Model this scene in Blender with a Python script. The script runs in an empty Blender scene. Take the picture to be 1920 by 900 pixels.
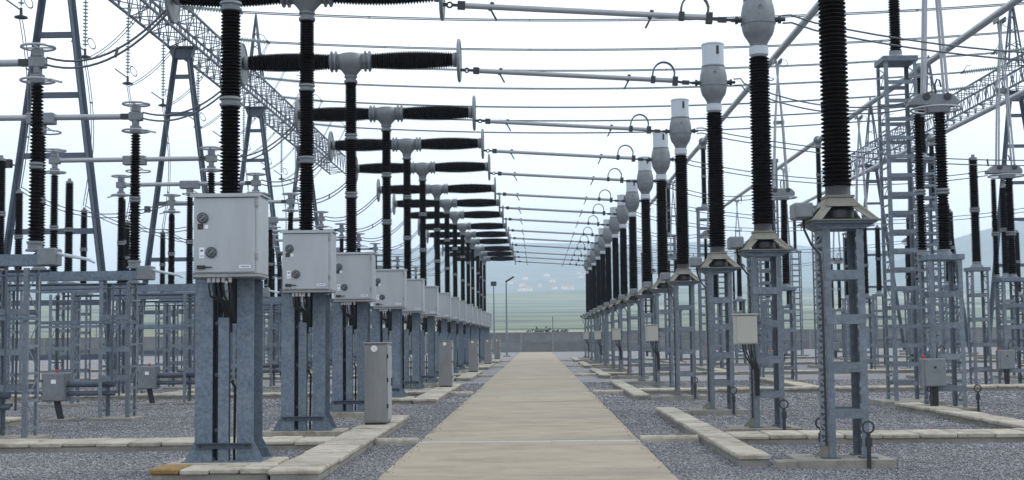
import bpy, bmesh, math, random
import numpy as np
from mathutils import Vector, Matrix
random.seed(7); rng = np.random.default_rng(7)
SC = bpy.context.scene; COL = SC.collection
PI = math.pi; R = math.radians

# ---------------------------------------------------------------- camera
CAM_Z = 1.78
cd = bpy.data.cameras.new('camera'); cam = bpy.data.objects.new('camera', cd); COL.objects.link(cam)
cd.sensor_width = 36; cd.lens = 36 * 2465 / 1920; cd.clip_start = .1; cd.clip_end = 30000
_f = Vector((47, -183, -2465)).normalized(); _r = .0125
_u = Vector((-math.sin(_r), math.cos(_r), 0)); _u = (_u - _f * _u.dot(_f)).normalized(); _x = _f.cross(_u)
_M = Matrix((_x, _f, _u))                       # rows = world axes seen in camera space
cam.matrix_world = Matrix.Translation((0, 0, CAM_Z)) @ _M.to_4x4()
SC.camera = cam

# ---------------------------------------------------------------- sky, sun, exposure
SUN_EL, SUN_AZ = R(44), R(72)                   # azimuth clockwise from straight ahead
w = bpy.data.worlds.new('World'); SC.world = w; w.use_nodes = True
nt = w.node_tree; nt.nodes.clear(); L = nt.links
out = nt.nodes.new('ShaderNodeOutputWorld'); bg = nt.nodes.new('ShaderNodeBackground')
sky = nt.nodes.new('ShaderNodeTexSky'); sky.sky_type = 'NISHITA'; sky.sun_disc = False
sky.sun_elevation = SUN_EL; sky.sun_rotation = SUN_AZ; sky.dust_density = 2
tc = nt.nodes.new('ShaderNodeTexCoord'); mp = nt.nodes.new('ShaderNodeMapping')
mp.inputs['Scale'].default_value = (1.6, 1.6, 5.0)
nz = nt.nodes.new('ShaderNodeTexNoise'); nz.inputs['Scale'].default_value = 2.2; nz.inputs['Detail'].default_value = 6
nz.inputs['Roughness'].default_value = .55
cr = nt.nodes.new('ShaderNodeValToRGB'); cr.color_ramp.elements[0].position = .25; cr.color_ramp.elements[1].position = .62
cr.color_ramp.elements[0].color = (.70, .70, .70, 1); cr.color_ramp.elements[1].color = (.99, .99, .99, 1)
mx = nt.nodes.new('ShaderNodeMixRGB'); mx.inputs['Color2'].default_value = (14.3, 14.9, 15.6, 1)
L.new(tc.outputs['Generated'], mp.inputs['Vector']); L.new(mp.outputs['Vector'], nz.inputs['Vector'])
L.new(nz.outputs['Fac'], cr.inputs['Fac']); L.new(cr.outputs['Color'], mx.inputs['Fac'])
L.new(sky.outputs['Color'], mx.inputs['Color1']); L.new(mx.outputs['Color'], bg.inputs['Color'])
bg.inputs['Strength'].default_value = .10; L.new(bg.outputs['Background'], out.inputs['Surface'])
sd = bpy.data.lights.new('sun', 'SUN'); sd.energy = 1.5; sd.angle = R(10); sd.color = (1, .96, .9)
sun = bpy.data.objects.new('sun', sd); COL.objects.link(sun)
sdir = Vector((math.sin(SUN_AZ) * math.cos(SUN_EL), math.cos(SUN_AZ) * math.cos(SUN_EL), math.sin(SUN_EL)))
sun.rotation_euler = sdir.to_track_quat('Z', 'Y').to_euler(); sun.location = (0, 0, 60)
SC.view_settings.view_transform = 'Standard'; SC.view_settings.look = 'None'
SC.view_settings.exposure = 0.0; SC.view_settings.gamma = 1
SC.render.engine = 'CYCLES'
SC.cycles.max_bounces = 6; SC.cycles.diffuse_bounces = 3; SC.cycles.glossy_bounces = 3; SC.cycles.volume_bounces = 3
SC.cycles.use_denoising = True

# ---------------------------------------------------------------- materials
def mat(name, col, rough=.6, metal=0., var=.12, scale=6., bump=0., bscale=40., stain=None, sfac=.5, sscale=1.2, rnd=0., spec=.5, stretch=None):
    m = bpy.data.materials.new(name); m.use_nodes = True; t = m.node_tree; k = t.links
    b = t.nodes['Principled BSDF']; b.inputs['Roughness'].default_value = rough; b.inputs['Metallic'].default_value = metal
    b.inputs['Specular IOR Level'].default_value = spec
    co = t.nodes.new('ShaderNodeTexCoord'); src = co.outputs['Object']
    oi = t.nodes.new('ShaderNodeObjectInfo')
    off = t.nodes.new('ShaderNodeVectorMath'); off.operation = 'MULTIPLY_ADD'
    off.inputs[1].default_value = (1, 1, 1) if not stretch else stretch
    cmb = t.nodes.new('ShaderNodeMath'); cmb.operation = 'MULTIPLY'; cmb.inputs[1].default_value = 57.
    k.new(oi.outputs['Random'], cmb.inputs[0]); k.new(src, off.inputs[0]); k.new(cmb.outputs[0], off.inputs[2]); src = off.outputs[0]
    n = t.nodes.new('ShaderNodeTexNoise'); n.inputs['Scale'].default_value = scale; n.inputs['Detail'].default_value = 5
    n.inputs['Roughness'].default_value = .65; k.new(src, n.inputs['Vector'])
    r = t.nodes.new('ShaderNodeValToRGB'); e = r.color_ramp.elements; e[0].position = .3; e[1].position = .7
    e[0].color = (*[c * (1 - var) for c in col], 1); e[1].color = (*[min(1, c * (1 + var)) for c in col], 1)
    k.new(n.outputs['Fac'], r.inputs['Fac']); c = r.outputs['Color']
    if stain:
        n2 = t.nodes.new('ShaderNodeTexNoise'); n2.inputs['Scale'].default_value = sscale; n2.inputs['Detail'].default_value = 8
        n2.inputs['Roughness'].default_value = .7; k.new(src, n2.inputs['Vector'])
        r2 = t.nodes.new('ShaderNodeValToRGB'); r2.color_ramp.elements[0].position = .48; r2.color_ramp.elements[1].position = .72
        r2.color_ramp.elements[1].color = (sfac, sfac, sfac, 1); k.new(n2.outputs['Fac'], r2.inputs['Fac'])
        x = t.nodes.new('ShaderNodeMixRGB'); x.inputs['Color2'].default_value = (*stain, 1)
        k.new(r2.outputs['Color'], x.inputs['Fac']); k.new(c, x.inputs['Color1']); c = x.outputs['Color']
    if rnd:
        mr = t.nodes.new('ShaderNodeMapRange'); mr.inputs['To Min'].default_value = 1 - rnd; mr.inputs['To Max'].default_value = 1 + rnd
        k.new(oi.outputs['Random'], mr.inputs['Value'])
        h = t.nodes.new('ShaderNodeMixRGB'); h.blend_type = 'MULTIPLY'; h.inputs['Fac'].default_value = 1
        k.new(c, h.inputs['Color1']); k.new(mr.outputs['Result'], h.inputs['Color2']); c = h.outputs['Color']
    k.new(c, b.inputs['Base Color'])
    if bump:
        nb = t.nodes.new('ShaderNodeTexNoise'); nb.inputs['Scale'].default_value = bscale; nb.inputs['Detail'].default_value = 4
        k.new(src, nb.inputs['Vector']); bp = t.nodes.new('ShaderNodeBump'); bp.inputs['Strength'].default_value = bump
        bp.inputs['Distance'].default_value = .02; k.new(nb.outputs['Fac'], bp.inputs['Height']); k.new(bp.outputs['Normal'], b.inputs['Normal'])
    return m
M = dict(
    galv=mat('galvanised_steel', (.108, .145, .190), .55, .12, .36, 22, .2, 60, (.20, .235, .27), .75, 4.5, rnd=.12),
    zinc=mat('zinc_lattice', (.122, .150, .184), .55, .12, .22, 16, .15, 60, (.20, .24, .285), .6, 4., rnd=.14),
    galvd=mat('weathered_steel', (.066, .088, .124), .58, .12, .2, 9, stain=(.055, .07, .095), sfac=.5, sscale=3, rnd=.1),
    stain=mat('stainless_sheet', (.345, .375, .405), .40, .3, .07, 3, .04, 9, (.27, .28, .285), .4, 2., rnd=.05, stretch=(1, 1, .25)),
    brush=mat('brushed_steel', (.25, .255, .26), .40, .4, .12, 3, .05, 30, (.16, .16, .16), .6, 2.2, rnd=.06, stretch=(1, 1, .3)),
    porc=mat('brown_porcelain', (.0055, .004, .0042), .6, 0, .25, 6, rnd=.15, spec=.04),
    cast=mat('cast_aluminium', (.165, .185, .205), .5, .25, .16, 8, .1, 50, (.11, .125, .14), .5, 5, rnd=.06),
    skirt=mat('weathered_casting', (.17, .168, .145), .7, .1, .18, 7, .12, 40, (.15, .15, .13), .6, 4, rnd=.08),
    white=mat('white_paint_metal', (.42, .47, .53), .4, .1, .05, 4, stain=(.32, .35, .37), sfac=.4, sscale=4),
    cream=mat('cream_paint', (.36, .365, .33), .45, 0, .05, 4, stain=(.26, .26, .23), sfac=.4, sscale=4),
    alu=mat('aluminium_tube', (.30, .32, .35), .40, .4, .06, 3, rnd=.05),
    wire=mat('stranded_conductor', (.10, .11, .125), .55, .3, .1, 8),
    dark=mat('dark_fitting', (.025, .028, .033), .5, .2, .2, 8),
    black=mat('black_rubber', (.018, .018, .02), .6, 0, .2, 8),
    gauge=mat('gauge_face', (.035, .045, .06), .25, 0, .2, 30),
    pale=mat('pale_sticker', (.72, .74, .78), .5, 0, .05, 30),
    mark=mat('print_grey', (.12, .16, .30), .5, 0, .05, 30),
    red=mat('red_lens', (.35, .015, .015), .3, 0, .05, 30),
    conc=mat('kerb_concrete', (.345, .325, .275), .88, 0, .16, 7, .5, 35, (.12, .095, .065), .85, 2.2, rnd=.14),
    ochre=mat('lichen_stained_concrete', (.22, .14, .05), .9, 0, .25, 7, .5, 35, (.16, .11, .05), .7, 3.),
    base=mat('rough_concrete', (.22, .215, .19), .92, 0, .18, 5, .6, 25, (.12, .11, .09), .7, 1.5, rnd=.06),
    path=mat('path_concrete', (.275, .243, .188), .86, 0, .11, 1.4, .3, 60, (.165, .14, .105), .75, 1.3, rnd=.03, stretch=(.8, 1.15, 1)),
    strip=mat('pale_channel_cover', (.36, .37, .38), .7, 0, .1, 4, .2, 40, (.27, .26, .24), .5, 3),
    wall=mat('wall_concrete', (.15, .158, .165), .9, 0, .18, .8, .3, 10, (.10, .105, .11), .6, .6, rnd=.12),
    wallp=mat('wall_post_concrete', (.2, .205, .205), .9, 0, .1, 3, rnd=.05),
    stringr=mat('glass_insulator', (.26, .32, .33), .25, 0, .1, 8),
    house=mat('house_render', (.75, .70, .62), .8, 0, .05, 1, rnd=.1),
    roof=mat('house_tiles', (.40, .20, .12), .85, 0, .15, 1),
    bark=mat('shrub_bark', (.08, .06, .045), .9, 0, .2, 8),
    leaf=mat('shrub_leaf', (.035, .055, .025), .7, 0, .4, 2),
)
def gravel_mat(name, bump):
    m = bpy.data.materials.new(name); m.use_nodes = True; t = m.node_tree; k = t.links; b = t.nodes['Principled BSDF']
    b.inputs['Roughness'].default_value = .9; b.inputs['Specular IOR Level'].default_value = .25
    co = t.nodes.new('ShaderNodeTexCoord')
    v = t.nodes.new('ShaderNodeTexVoronoi'); v.inputs['Scale'].default_value = 30; k.new(co.outputs['Object'], v.inputs['Vector'])
    sx = t.nodes.new('ShaderNodeSeparateColor'); k.new(v.outputs['Color'], sx.inputs['Color'])
    r = t.nodes.new('ShaderNodeValToRGB'); e = r.color_ramp.elements
    e[0].color = (.115, .118, .132, 1); e[1].color = (.345, .35, .38, 1); e[1].position = 1
    q = e.new(.6); q.color = (.195, .198, .218, 1); k.new(sx.outputs[0], r.inputs['Fac'])
    n = t.nodes.new('ShaderNodeTexNoise'); n.inputs['Scale'].default_value = .35; n.inputs['Detail'].default_value = 5; k.new(co.outputs['Object'], n.inputs['Vector'])
    r2 = t.nodes.new('ShaderNodeValToRGB'); r2.color_ramp.elements[0].color = (.78, .78, .80, 1); r2.color_ramp.elements[1].color = (1.12, 1.1, 1.06, 1)
    r2.color_ramp.elements[0].position = .3; r2.color_ramp.elements[1].position = .7; k.new(n.outputs['Fac'], r2.inputs['Fac'])
    h = t.nodes.new('ShaderNodeMixRGB'); h.blend_type = 'MULTIPLY'; h.inputs['Fac'].default_value = 1
    k.new(r.outputs['Color'], h.inputs['Color1']); k.new(r2.outputs['Color'], h.inputs['Color2']); k.new(h.outputs['Color'], b.inputs['Base Color'])
    if bump:
        bp = t.nodes.new('ShaderNodeBump'); bp.inputs['Strength'].default_value = .25; bp.inputs['Distance'].default_value = .02; bp.invert = True
        k.new(v.outputs['Distance'], bp.inputs['Height']); k.new(bp.outputs['Normal'], b.inputs['Normal'])
    return m
M['gravel'] = gravel_mat('gravel_bed', False); M['stone'] = gravel_mat('gravel_stone', False)
def land_mat():
    m = bpy.data.materials.new('farmland'); m.use_nodes = True; t = m.node_tree; k = t.links; b = t.nodes['Principled BSDF']
    b.inputs['Roughness'].default_value = .95; b.inputs['Specular IOR Level'].default_value = .1
    co = t.nodes.new('ShaderNodeTexCoord'); mpg = t.nodes.new('ShaderNodeMapping'); mpg.inputs['Scale'].default_value = (.002, .0037, 0)
    mpg.inputs['Rotation'].default_value = (0, 0, .25)
    k.new(co.outputs['Object'], mpg.inputs['Vector'])
    v = t.nodes.new('ShaderNodeTexVoronoi'); v.inputs['Scale'].default_value = 1.; k.new(mpg.outputs['Vector'], v.inputs['Vector'])
    sx = t.nodes.new('ShaderNodeSeparateColor'); k.new(v.outputs['Color'], sx.inputs['Color'])
    r = t.nodes.new('ShaderNodeValToRGB'); r.color_ramp.interpolation = 'CONSTANT'; e = r.color_ramp.elements
    e[0].color = (.165, .19, .145, 1); e[1].position = .45; e[1].color = (.25, .265, .20, 1)
    for p, c in ((.62, (.20, .20, .11)), (.75, (.055, .09, .045)), (.88, (.14, .175, .11))): q = e.new(p); q.color = (*c, 1)
    k.new(sx.outputs[1], r.inputs['Fac'])
    n = t.nodes.new('ShaderNodeTexNoise'); n.inputs['Scale'].default_value = .007; n.inputs['Detail'].default_value = 9; n.inputs['Roughness'].default_value = .7
    k.new(co.outputs['Object'], n.inputs['Vector'])
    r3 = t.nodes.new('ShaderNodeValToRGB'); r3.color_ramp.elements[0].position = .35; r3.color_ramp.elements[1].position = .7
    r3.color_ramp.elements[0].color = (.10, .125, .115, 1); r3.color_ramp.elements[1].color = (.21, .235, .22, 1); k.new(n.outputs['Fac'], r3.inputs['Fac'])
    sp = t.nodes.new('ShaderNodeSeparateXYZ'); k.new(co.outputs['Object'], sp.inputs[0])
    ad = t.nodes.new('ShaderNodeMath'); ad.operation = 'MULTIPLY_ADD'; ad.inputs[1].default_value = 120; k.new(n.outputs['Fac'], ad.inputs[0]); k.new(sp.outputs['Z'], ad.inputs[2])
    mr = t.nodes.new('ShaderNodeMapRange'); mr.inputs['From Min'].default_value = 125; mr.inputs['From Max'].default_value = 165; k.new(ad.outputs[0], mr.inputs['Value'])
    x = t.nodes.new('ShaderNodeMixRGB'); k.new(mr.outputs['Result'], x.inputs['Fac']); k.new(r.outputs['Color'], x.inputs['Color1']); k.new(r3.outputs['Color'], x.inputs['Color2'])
    mh = t.nodes.new('ShaderNodeMapping'); mh.inputs['Scale'].default_value = (.004, .011, .0); k.new(co.outputs['Object'], mh.inputs['Vector'])
    nh = t.nodes.new('ShaderNodeTexNoise'); nh.inputs['Scale'].default_value = 1.; nh.inputs['Detail'].default_value = 6; k.new(mh.outputs['Vector'], nh.inputs['Vector'])
    rh = t.nodes.new('ShaderNodeValToRGB'); rh.color_ramp.elements[0].position = .54; rh.color_ramp.elements[1].position = .60; k.new(nh.outputs['Fac'], rh.inputs['Fac'])
    xh = t.nodes.new('ShaderNodeMixRGB'); xh.inputs['Color2'].default_value = (.05, .075, .05, 1)
    iv = t.nodes.new('ShaderNodeMath'); iv.operation = 'SUBTRACT'; iv.inputs[0].default_value = 1; k.new(mr.outputs['Result'], iv.inputs[1])
    ml = t.nodes.new('ShaderNodeMath'); ml.operation = 'MULTIPLY'; k.new(rh.outputs['Color'], ml.inputs[0]); k.new(iv.outputs[0], ml.inputs[1])
    k.new(ml.outputs[0], xh.inputs['Fac']); k.new(x.outputs['Color'], xh.inputs['Color1']); k.new(xh.outputs['Color'], b.inputs['Base Color']); return m
M['land'] = land_mat()

# ---------------------------------------------------------------- mesh helpers
class MB:
    def __init__(s): s.v = []; s.f = []
    def add(s, vs, fs):
        o = len(s.v); s.v += [tuple(v) for v in vs]; s.f += [tuple(i + o for i in f) for f in fs]; return s
    def box(s, x0, x1, y0, y1, z0, z1):
        return s.add([(x0,y0,z0),(x1,y0,z0),(x1,y1,z0),(x0,y1,z0),(x0,y0,z1),(x1,y0,z1),(x1,y1,z1),(x0,y1,z1)],
                     [(3,2,1,0),(4,5,6,7),(0,1,5,4),(1,2,6,5),(2,3,7,6),(3,0,4,7)])
    def bar(s, p, q, a, b=None):
        p, q = Vector(p), Vector(q); b = b or a; d = (q - p).normalized()
        u = d.cross(Vector((0, 0, 1))); u = Vector((1, 0, 0)) if u.length < 1e-4 else u.normalized(); v = u.cross(d)
        vs = [c + u * i * a / 2 + v * j * b / 2 for c in (p, q) for i, j in ((-1,-1),(1,-1),(1,1),(-1,1))]
        return s.add(vs, [(0,1,2,3),(7,6,5,4),(0,4,5,1),(1,5,6,2),(2,6,7,3),(3,7,4,0)])
    def tube(s, pts, r, n=8, caps=True):
        pts = [Vector(p) for p in pts]; o = len(s.v); N = len(pts); u = None
        for i, p in enumerate(pts):
            d = (pts[min(i + 1, N - 1)] - pts[max(i - 1, 0)]).normalized()
            if u is None:
                u = d.cross(Vector((0, 0, 1)));
                if u.length < 1e-3: u = d.cross(Vector((1, 0, 0)))
            u = (u - d * u.dot(d)).normalized(); v = d.cross(u); rr = r[i] if isinstance(r, (list, tuple)) else r
            s.v += [tuple(p + u * rr * math.cos(2*PI*k/n) + v * rr * math.sin(2*PI*k/n)) for k in range(n)]
        for i in range(N - 1):
            for k in range(n):
                a = o + i*n + k; b = o + i*n + (k+1) % n; s.f.append((a, b, b + n, a + n))
        if caps: s.f.append(tuple(o + k for k in range(n))[::-1]); s.f.append(tuple(o + (N-1)*n + k for k in range(n)))
        return s
    def lathe(s, prof, n=20, axis='Z', c=(0,0,0)):
        o = len(s.v); c = Vector(c)
        for r, z in prof:
            for k in range(n):
                a = 2*PI*k/n; x, y = r*math.cos(a), r*math.sin(a)
                s.v.append(tuple(c + (Vector((x, y, z)) if axis == 'Z' else Vector((z, x, y)) if axis == 'X' else Vector((y, z, x)))))
        for i in range(len(prof) - 1):
            for k in range(n):
                a = o + i*n + k; b = o + i*n + (k+1) % n; s.f.append((a, b, b + n, a + n))
        s.f.append(tuple(o + k for k in range(n))[::-1]); s.f.append(tuple(o + (len(prof)-1)*n + k for k in range(n)))
        return s
    def torus(s, c, R_, r, n=24, m=8, axis='Z', tilt=None):
        o = len(s.v); c = Vector(c)
        for i in range(n):
            a = 2*PI*i/n
            for j in range(m):
                b = 2*PI*j/m; q = R_ + r*math.cos(b); p = Vector((q*math.cos(a), q*math.sin(a), r*math.sin(b)))
                if axis == 'X': p = Vector((p.z, p.x, p.y))
                if axis == 'Y': p = Vector((p.x, p.z, p.y))
                if tilt: p = tilt @ p
                s.v.append(tuple(c + p))
        for i in range(n):
            for j in range(m):
                a = o+i*m+j; b = o+i*m+(j+1)%m; c2 = o+((i+1)%n)*m+(j+1)%m; d = o+((i+1)%n)*m+j; s.f.append((a, d, c2, b))
        return s
    def prism(s, poly, y0, y1):                 # polygon in X-Z, extruded along Y
        n = len(poly); s.add([(x, y0, z) for x, z in poly] + [(x, y1, z) for x, z in poly],
            [tuple(range(n)), tuple(range(2*n-1, n-1, -1))] + [(i, i+n, (i+1)%n+n, (i+1)%n) for i in range(n)]); return s
    def mesh(s, name, m, smooth=None, bevel=0):
        me = bpy.data.meshes.new(name); me.from_pydata(s.v, [], s.f); me.materials.append(M[m])
        bm = bmesh.new(); bm.from_mesh(me); bmesh.ops.recalc_face_normals(bm, faces=bm.faces[:])
        if bevel: bmesh.ops.bevel(bm, geom=bm.edges[:], offset=bevel, segments=1, affect='EDGES', profile=.5, clamp_overlap=True)
        bm.to_mesh(me); bm.free()
        if smooth is not None:
            me.polygons.foreach_set('use_smooth', [True]*len(me.polygons))
            try: me.set_sharp_from_angle(angle=R(smooth))
            except Exception: pass
        return me
def inst(name, me, parent=None, loc=(0,0,0), rz=0):
    o = bpy.data.objects.new(name, me); COL.objects.link(o); o.location = loc; o.rotation_euler = (0, 0, rz)
    if parent: o.parent = parent
    return o
def part(name, mb, m, parent=None, smooth=None, bevel=0, loc=(0,0,0)):
    return inst(name, mb.mesh(name, m, smooth, bevel), parent, loc)
def tag(o, label=None, cat=None, group=None, kind=None):
    if label: o['label'] = label
    if cat: o['category'] = cat
    if group: o['group'] = group
    if kind: o['kind'] = kind
    return o
def thing(name, label, cat, loc=(0,0,0), group=None, rz=0):
    return tag(inst(name, None, None, loc, rz), label, cat, group)
def copy_tree(o, parent=None, loc=None, label=None):
    c = o.copy(); COL.objects.link(c); c.parent = parent
    if loc is not None: c.location = loc
    if label: c['label'] = label
    if parent is None and c.get('category') in ('circuit breaker', 'transformer', 'electrical cabinet', 'disconnector', 'motor drive box', 'junction box'):
        c.rotation_euler = (random.uniform(-.002, .002), random.uniform(-.0025, .0025), random.uniform(-.010, .010))
    for ch in o.children: copy_tree(ch, c)
    return c
ORD = ['nearest','second','third','fourth','fifth','sixth','seventh','eighth','ninth','tenth','eleventh','twelfth','thirteenth','fourteenth','farthest']
def nth(i, n):
    return 'farthest' if i == n - 1 and n > 1 else ORD[i]

def sheds(z0, z1, core0, core1, over, pitch, belly=0.):
    n = max(2, round((z1 - z0) / pitch)); h = (z1 - z0) / n; p = []
    for i in range(n):
        t = (i + .5) / n; c = core0 + (core1 - core0) * t + belly * math.sin(PI * t)
        z = z0 + i * h; p += [(c, z), (c + over, z + h * .40), (c + over * .96, z + h * .54), (c, z + h * .92)]
    p.append((core1, z1)); return p
def lattice(parent, wd, z0, z1, rungs, leg=.075, th=.010, plate=.11, sidestep=.28, cx=0., cy=0., m='zinc', dp=None):
    """four angle-iron legs, batten plates front and back one by one, closely spaced side lacing"""
    dp = dp or wd; hw, hd = wd/2, dp/2
    lm = MB().box(0, leg, 0, th, z0, z1).box(0, th, th, leg, z0, z1).mesh('leg', m)
    for x, y, rz in ((-hw,-hd,0),(hw,-hd,PI/2),(hw,hd,PI),(-hw,hd,-PI/2)): inst('leg', lm, parent, (cx+x, cy+y, 0), rz)
    bm_ = MB().box(-hw+.012, hw-.012, -.004, .006, -plate/2, plate/2).mesh('batten', m)
    for z in rungs:
        inst('batten', bm_, parent, (cx, cy-hd-.004, z)); inst('batten', bm_, parent, (cx, cy+hd+.002, z))
    s = MB(); k = 0; z = z0 + .12
    while z < z1 - .05:
        s.box(-.004, .006, -hd+.012, hd-.012, z, z+.05)
        s.bar((.001, -hd+.03, z+.05), (.001, hd-.03, min(z1, z+sidestep)), .008, .03) if k % 2 else s.bar((.001, hd-.03, z+.05), (.001, -hd+.03, min(z1, z+sidestep)), .008, .03)
        z += sidestep; k += 1
    sm = s.mesh('lacing', m)
    for x in (cx-hw-.003, cx+hw+.001): tag(inst('lacing', sm, parent, (x, cy, 0)), kind='stuff')
def plinth(parent, x0, x1, y0, y1, z1, m='base'):
    return part('plinth', MB().box(x0, x1, y0, y1, -.05, z1), m, parent, bevel=.012)

D = []
for g in range(5): D += [18.05 + 19.15*g, 24.05 + 19.15*g, 30.05 + 19.15*g]
XL, XR = -4.23, 4.15

# ================================================================ SETTING
def hprof(y):
    ys = [-400, 200, 260, 450, 700, 1000, 1200, 1500, 1750, 2600]; zs = [-.35, -.35, 1.0, 7, 17, 33, 56, 100, 106, 90]
    return np.interp(y, ys, zs)
FAR = 3.                                         # countryside beyond the wall lies kilometres away
def hland(X, Y):
    X = np.asarray(X, float) / FAR; Y = np.asarray(Y, float); Y = np.where(Y > 200, 200 + (Y - 200) / FAR, Y)
    base = hprof(Y)
    xa = [-2600, -900, -420, -240, -150, -60, -42, 55, 130, 200, 300, 420, 520, 700, 2600]
    fa = [.6, .70, .72, .80, .93, .99, 1.0, 1.0, .98, .97, .9, .8, .75, .7, .6]
    s = np.interp(X / np.maximum(Y, 300) * 1500, xa, fa); t = np.clip((Y - 800) / 500, 0, 1)
    z = base * (1 + (s - 1) * t)
    # nearer blue ridge on the right
    rx = [120, 200, 300, 360, 420, 480, 560, 640, 900, 1500, 2600]; rz = [0, 30, 70, 84, 74, 78, 84, 98, 105, 100, 90]
    ridge = np.interp(X, rx, rz) * np.exp(-((Y - 1100) / 240.) ** 2)
    z = np.maximum(z, ridge - .6)
    n = (np.sin(X*.013 + Y*.007) + np.sin(X*.031 - Y*.017 + 2) * .6 + np.sin(X*.07 + 1) * np.sin(Y*.05) * .5)
    return (z + n * np.clip((Y - 500) / 900, 0, 1) * 2.2) * np.where(Y > 200, FAR, 1)
gx = np.concatenate([np.linspace(-7200, -2400, 60), np.linspace(-2370, 2370, 180), np.linspace(2400, 7200, 60)]); gy = np.concatenate([np.linspace(-400, 170, 10), np.linspace(200, 6800, 210)])
GX, GY = np.meshgrid(gx, gy); GZ = hland(GX, GY)
nx, ny = len(gx), len(gy)
idx = np.arange(nx * ny).reshape(ny, nx)
me = bpy.data.meshes.new('terrain')
me.from_pydata(np.stack([GX, GY, GZ], -1).reshape(-1, 3).tolist(), [], np.stack([idx[:-1,:-1], idx[:-1,1:], idx[1:,1:], idx[1:,:-1]], -1).reshape(-1, 4).tolist())
me.materials.append(M['land']); me.polygons.foreach_set('use_smooth', [True]*len(me.polygons))
tag(inst('terrain', me), kind='structure')
tag(part('ground', MB().box(-130, 130, -40, 165.4, -.30, 0), 'gravel'), kind='structure')
# concrete path of separate slabs
PX0, PX1 = -2.02, 1.71
path = tag(part('path', MB().box(PX0+.03, PX1-.03, 2, 158, -.1, .012), 'base'), kind='structure')
y = 3.0; cross = [22.3 + 19.15*k for k in range(7)]
slabs = {}
while y < 157.5:
    ln = 4.6
    for c in cross:
        if y < c - .09 < y + ln + .5: ln = c - .09 - y
    key = round(ln, 2)
    if key not in slabs: slabs[key] = MB().box(PX0, PX1, 0.004, ln - .012, -.08, .040).mesh('slab', 'path', bevel=.007)
    inst('slab', slabs[key], path, (random.uniform(-.008, .008), y, random.uniform(-.003, .003)))
    y += ln
    for c in cross:
        if abs(y - (c - .09)) < 1e-3: y = c + .09
strip = MB().box(-.425, .425, -.085, .085, -.06, .046).mesh('channel_cover', 'strip', bevel=.006)
for c in cross:
    for k in range(5 if c < 60 else 0):
        wdt = (PX1 - PX0) / 5
        o = inst('channel_cover', strip, path, (PX0 + wdt*(k+.5), c, random.uniform(-.002, .002))); o.scale = (wdt / .856, 1, 1)
    if c >= 60: part('channel_cover', MB().box(PX0, PX1, c-.085, c+.085, -.06, .046), 'strip', path)

# cable trenches: low walls capped with separate cover blocks
blocks = {}
def trench(label, x0, x1, y0, y1, along, step, top=.165, fine=True, group='cable trenches'):
    t = thing('cable_trench', label, 'cable trench', ((x0+x1)/2, (y0+y1)/2, 0), group)
    hx, hy = (x1-x0)/2, (y1-y0)/2
    part('trench_wall', MB().box(-hx+.03, hx-.03, -hy+.03, hy-.03, -.05, top-.075), 'base', t)
    n = max(1, round((2*hx if along == 'X' else 2*hy) / step)); n = min(n, 280)
    ln = (2*hx if along == 'X' else 2*hy) / n
    for v in range(3):
        key = (along, round(ln, 3), round(2*hy if along == 'X' else 2*hx, 3), v)
        if key not in blocks:
            a, b = (ln/2-.008, hy) if along == 'X' else (hx, ln/2-.008)
            blocks[key] = MB().box(-a, a, -b, b, -.075, 0).mesh('block', 'conc', bevel=.014 + .004*v)
    for k in range(n):
        key = (along, round(ln, 3), round(2*hy if along == 'X' else 2*hx, 3), random.randrange(3)); c = -(hx if along == 'X' else hy) + ln*(k+.5)
        j = random.uniform(-.012, .012)
        o = inst('block', blocks[key], t, (c, j, top) if along == 'X' else (j, c, top), random.uniform(-.006, .006))
        o.location.z += random.uniform(-.007, .007)
        if  (k == 0 and 'nearest trio' in label): o.material_slots[0].link = 'OBJECT'; o.material_slots[0].material = M['ochre']
    return t
for g in range(5):
    b = 19.15 * g; q = nth(g, 5)
    trench(f'concrete cable trench along the left gravel beside the path, {q} from the front', -3.40, -2.74, 16.6+b, 28.2+b, 'Y', .8)
    trench(f'concrete block kerb in front of the {q} trio of left breakers', -4.95, -3.41, 16.75+b, 17.4+b, 'X', .42)
    trench(f'wide cross trench of concrete blocks on the left yard, {q} from the front', -30 if g else -12, -3.41, 21.3+b, 22.3+b, 'X', .55 if g < 2 else 1.2)
    trench(f'short side trench under the left disconnector supports, {q} from the front', -11.9, -11.3, 22.35+b, 29.+b, 'Y', .8)
    trench(f'stepped concrete cable trench right of the path, {q} from the front', 2.69, 3.13, 18.0+b, 30.4+b, 'Y', .8)
    trench(f'wide cross trench of concrete blocks on the right yard, {q} from the front', 3.14, 14 if g == 0 else 34, 21.5+b, 22.5+b, 'X', .6 if g < 2 else 1.2)
    trench(f'branching concrete trench beside the tall pantograph supports, {q} from the front', 8.4, 8.98, 22.55+b, 31.4+b, 'Y', .8)
    for s, lab in ((-1, 'left'), (1, 'right')):
        xa, xb = (-2.73, PX0) if s < 0 else (PX1, 2.68)
        mb = MB().tube([(xa, 0, .04), (xb, 0, .04)], .085, 12).box(xa, xb, -.10, .10, -.05, .035)
        o = part('duct_kerb', mb, 'conc', smooth=40, loc=(0, 22.3+b, 0))
        tag(o, f'rounded concrete duct joining the path to the {lab} trench, {q} from the front', 'duct', 'ducts beside the path')
for i, d in enumerate(D):                        # right hand plinth kerbs reach to the trench
    o = part('footing_kerb', MB().box(3.15, 3.75, -.45, -.22, -.05, .12), 'base', bevel=.015, loc=(0, d, 0))
    tag(o, f'low concrete kerb between trench and the {nth(i,15)} transformer on the right', 'kerb', 'kerbs at the transformer footings')

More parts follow.
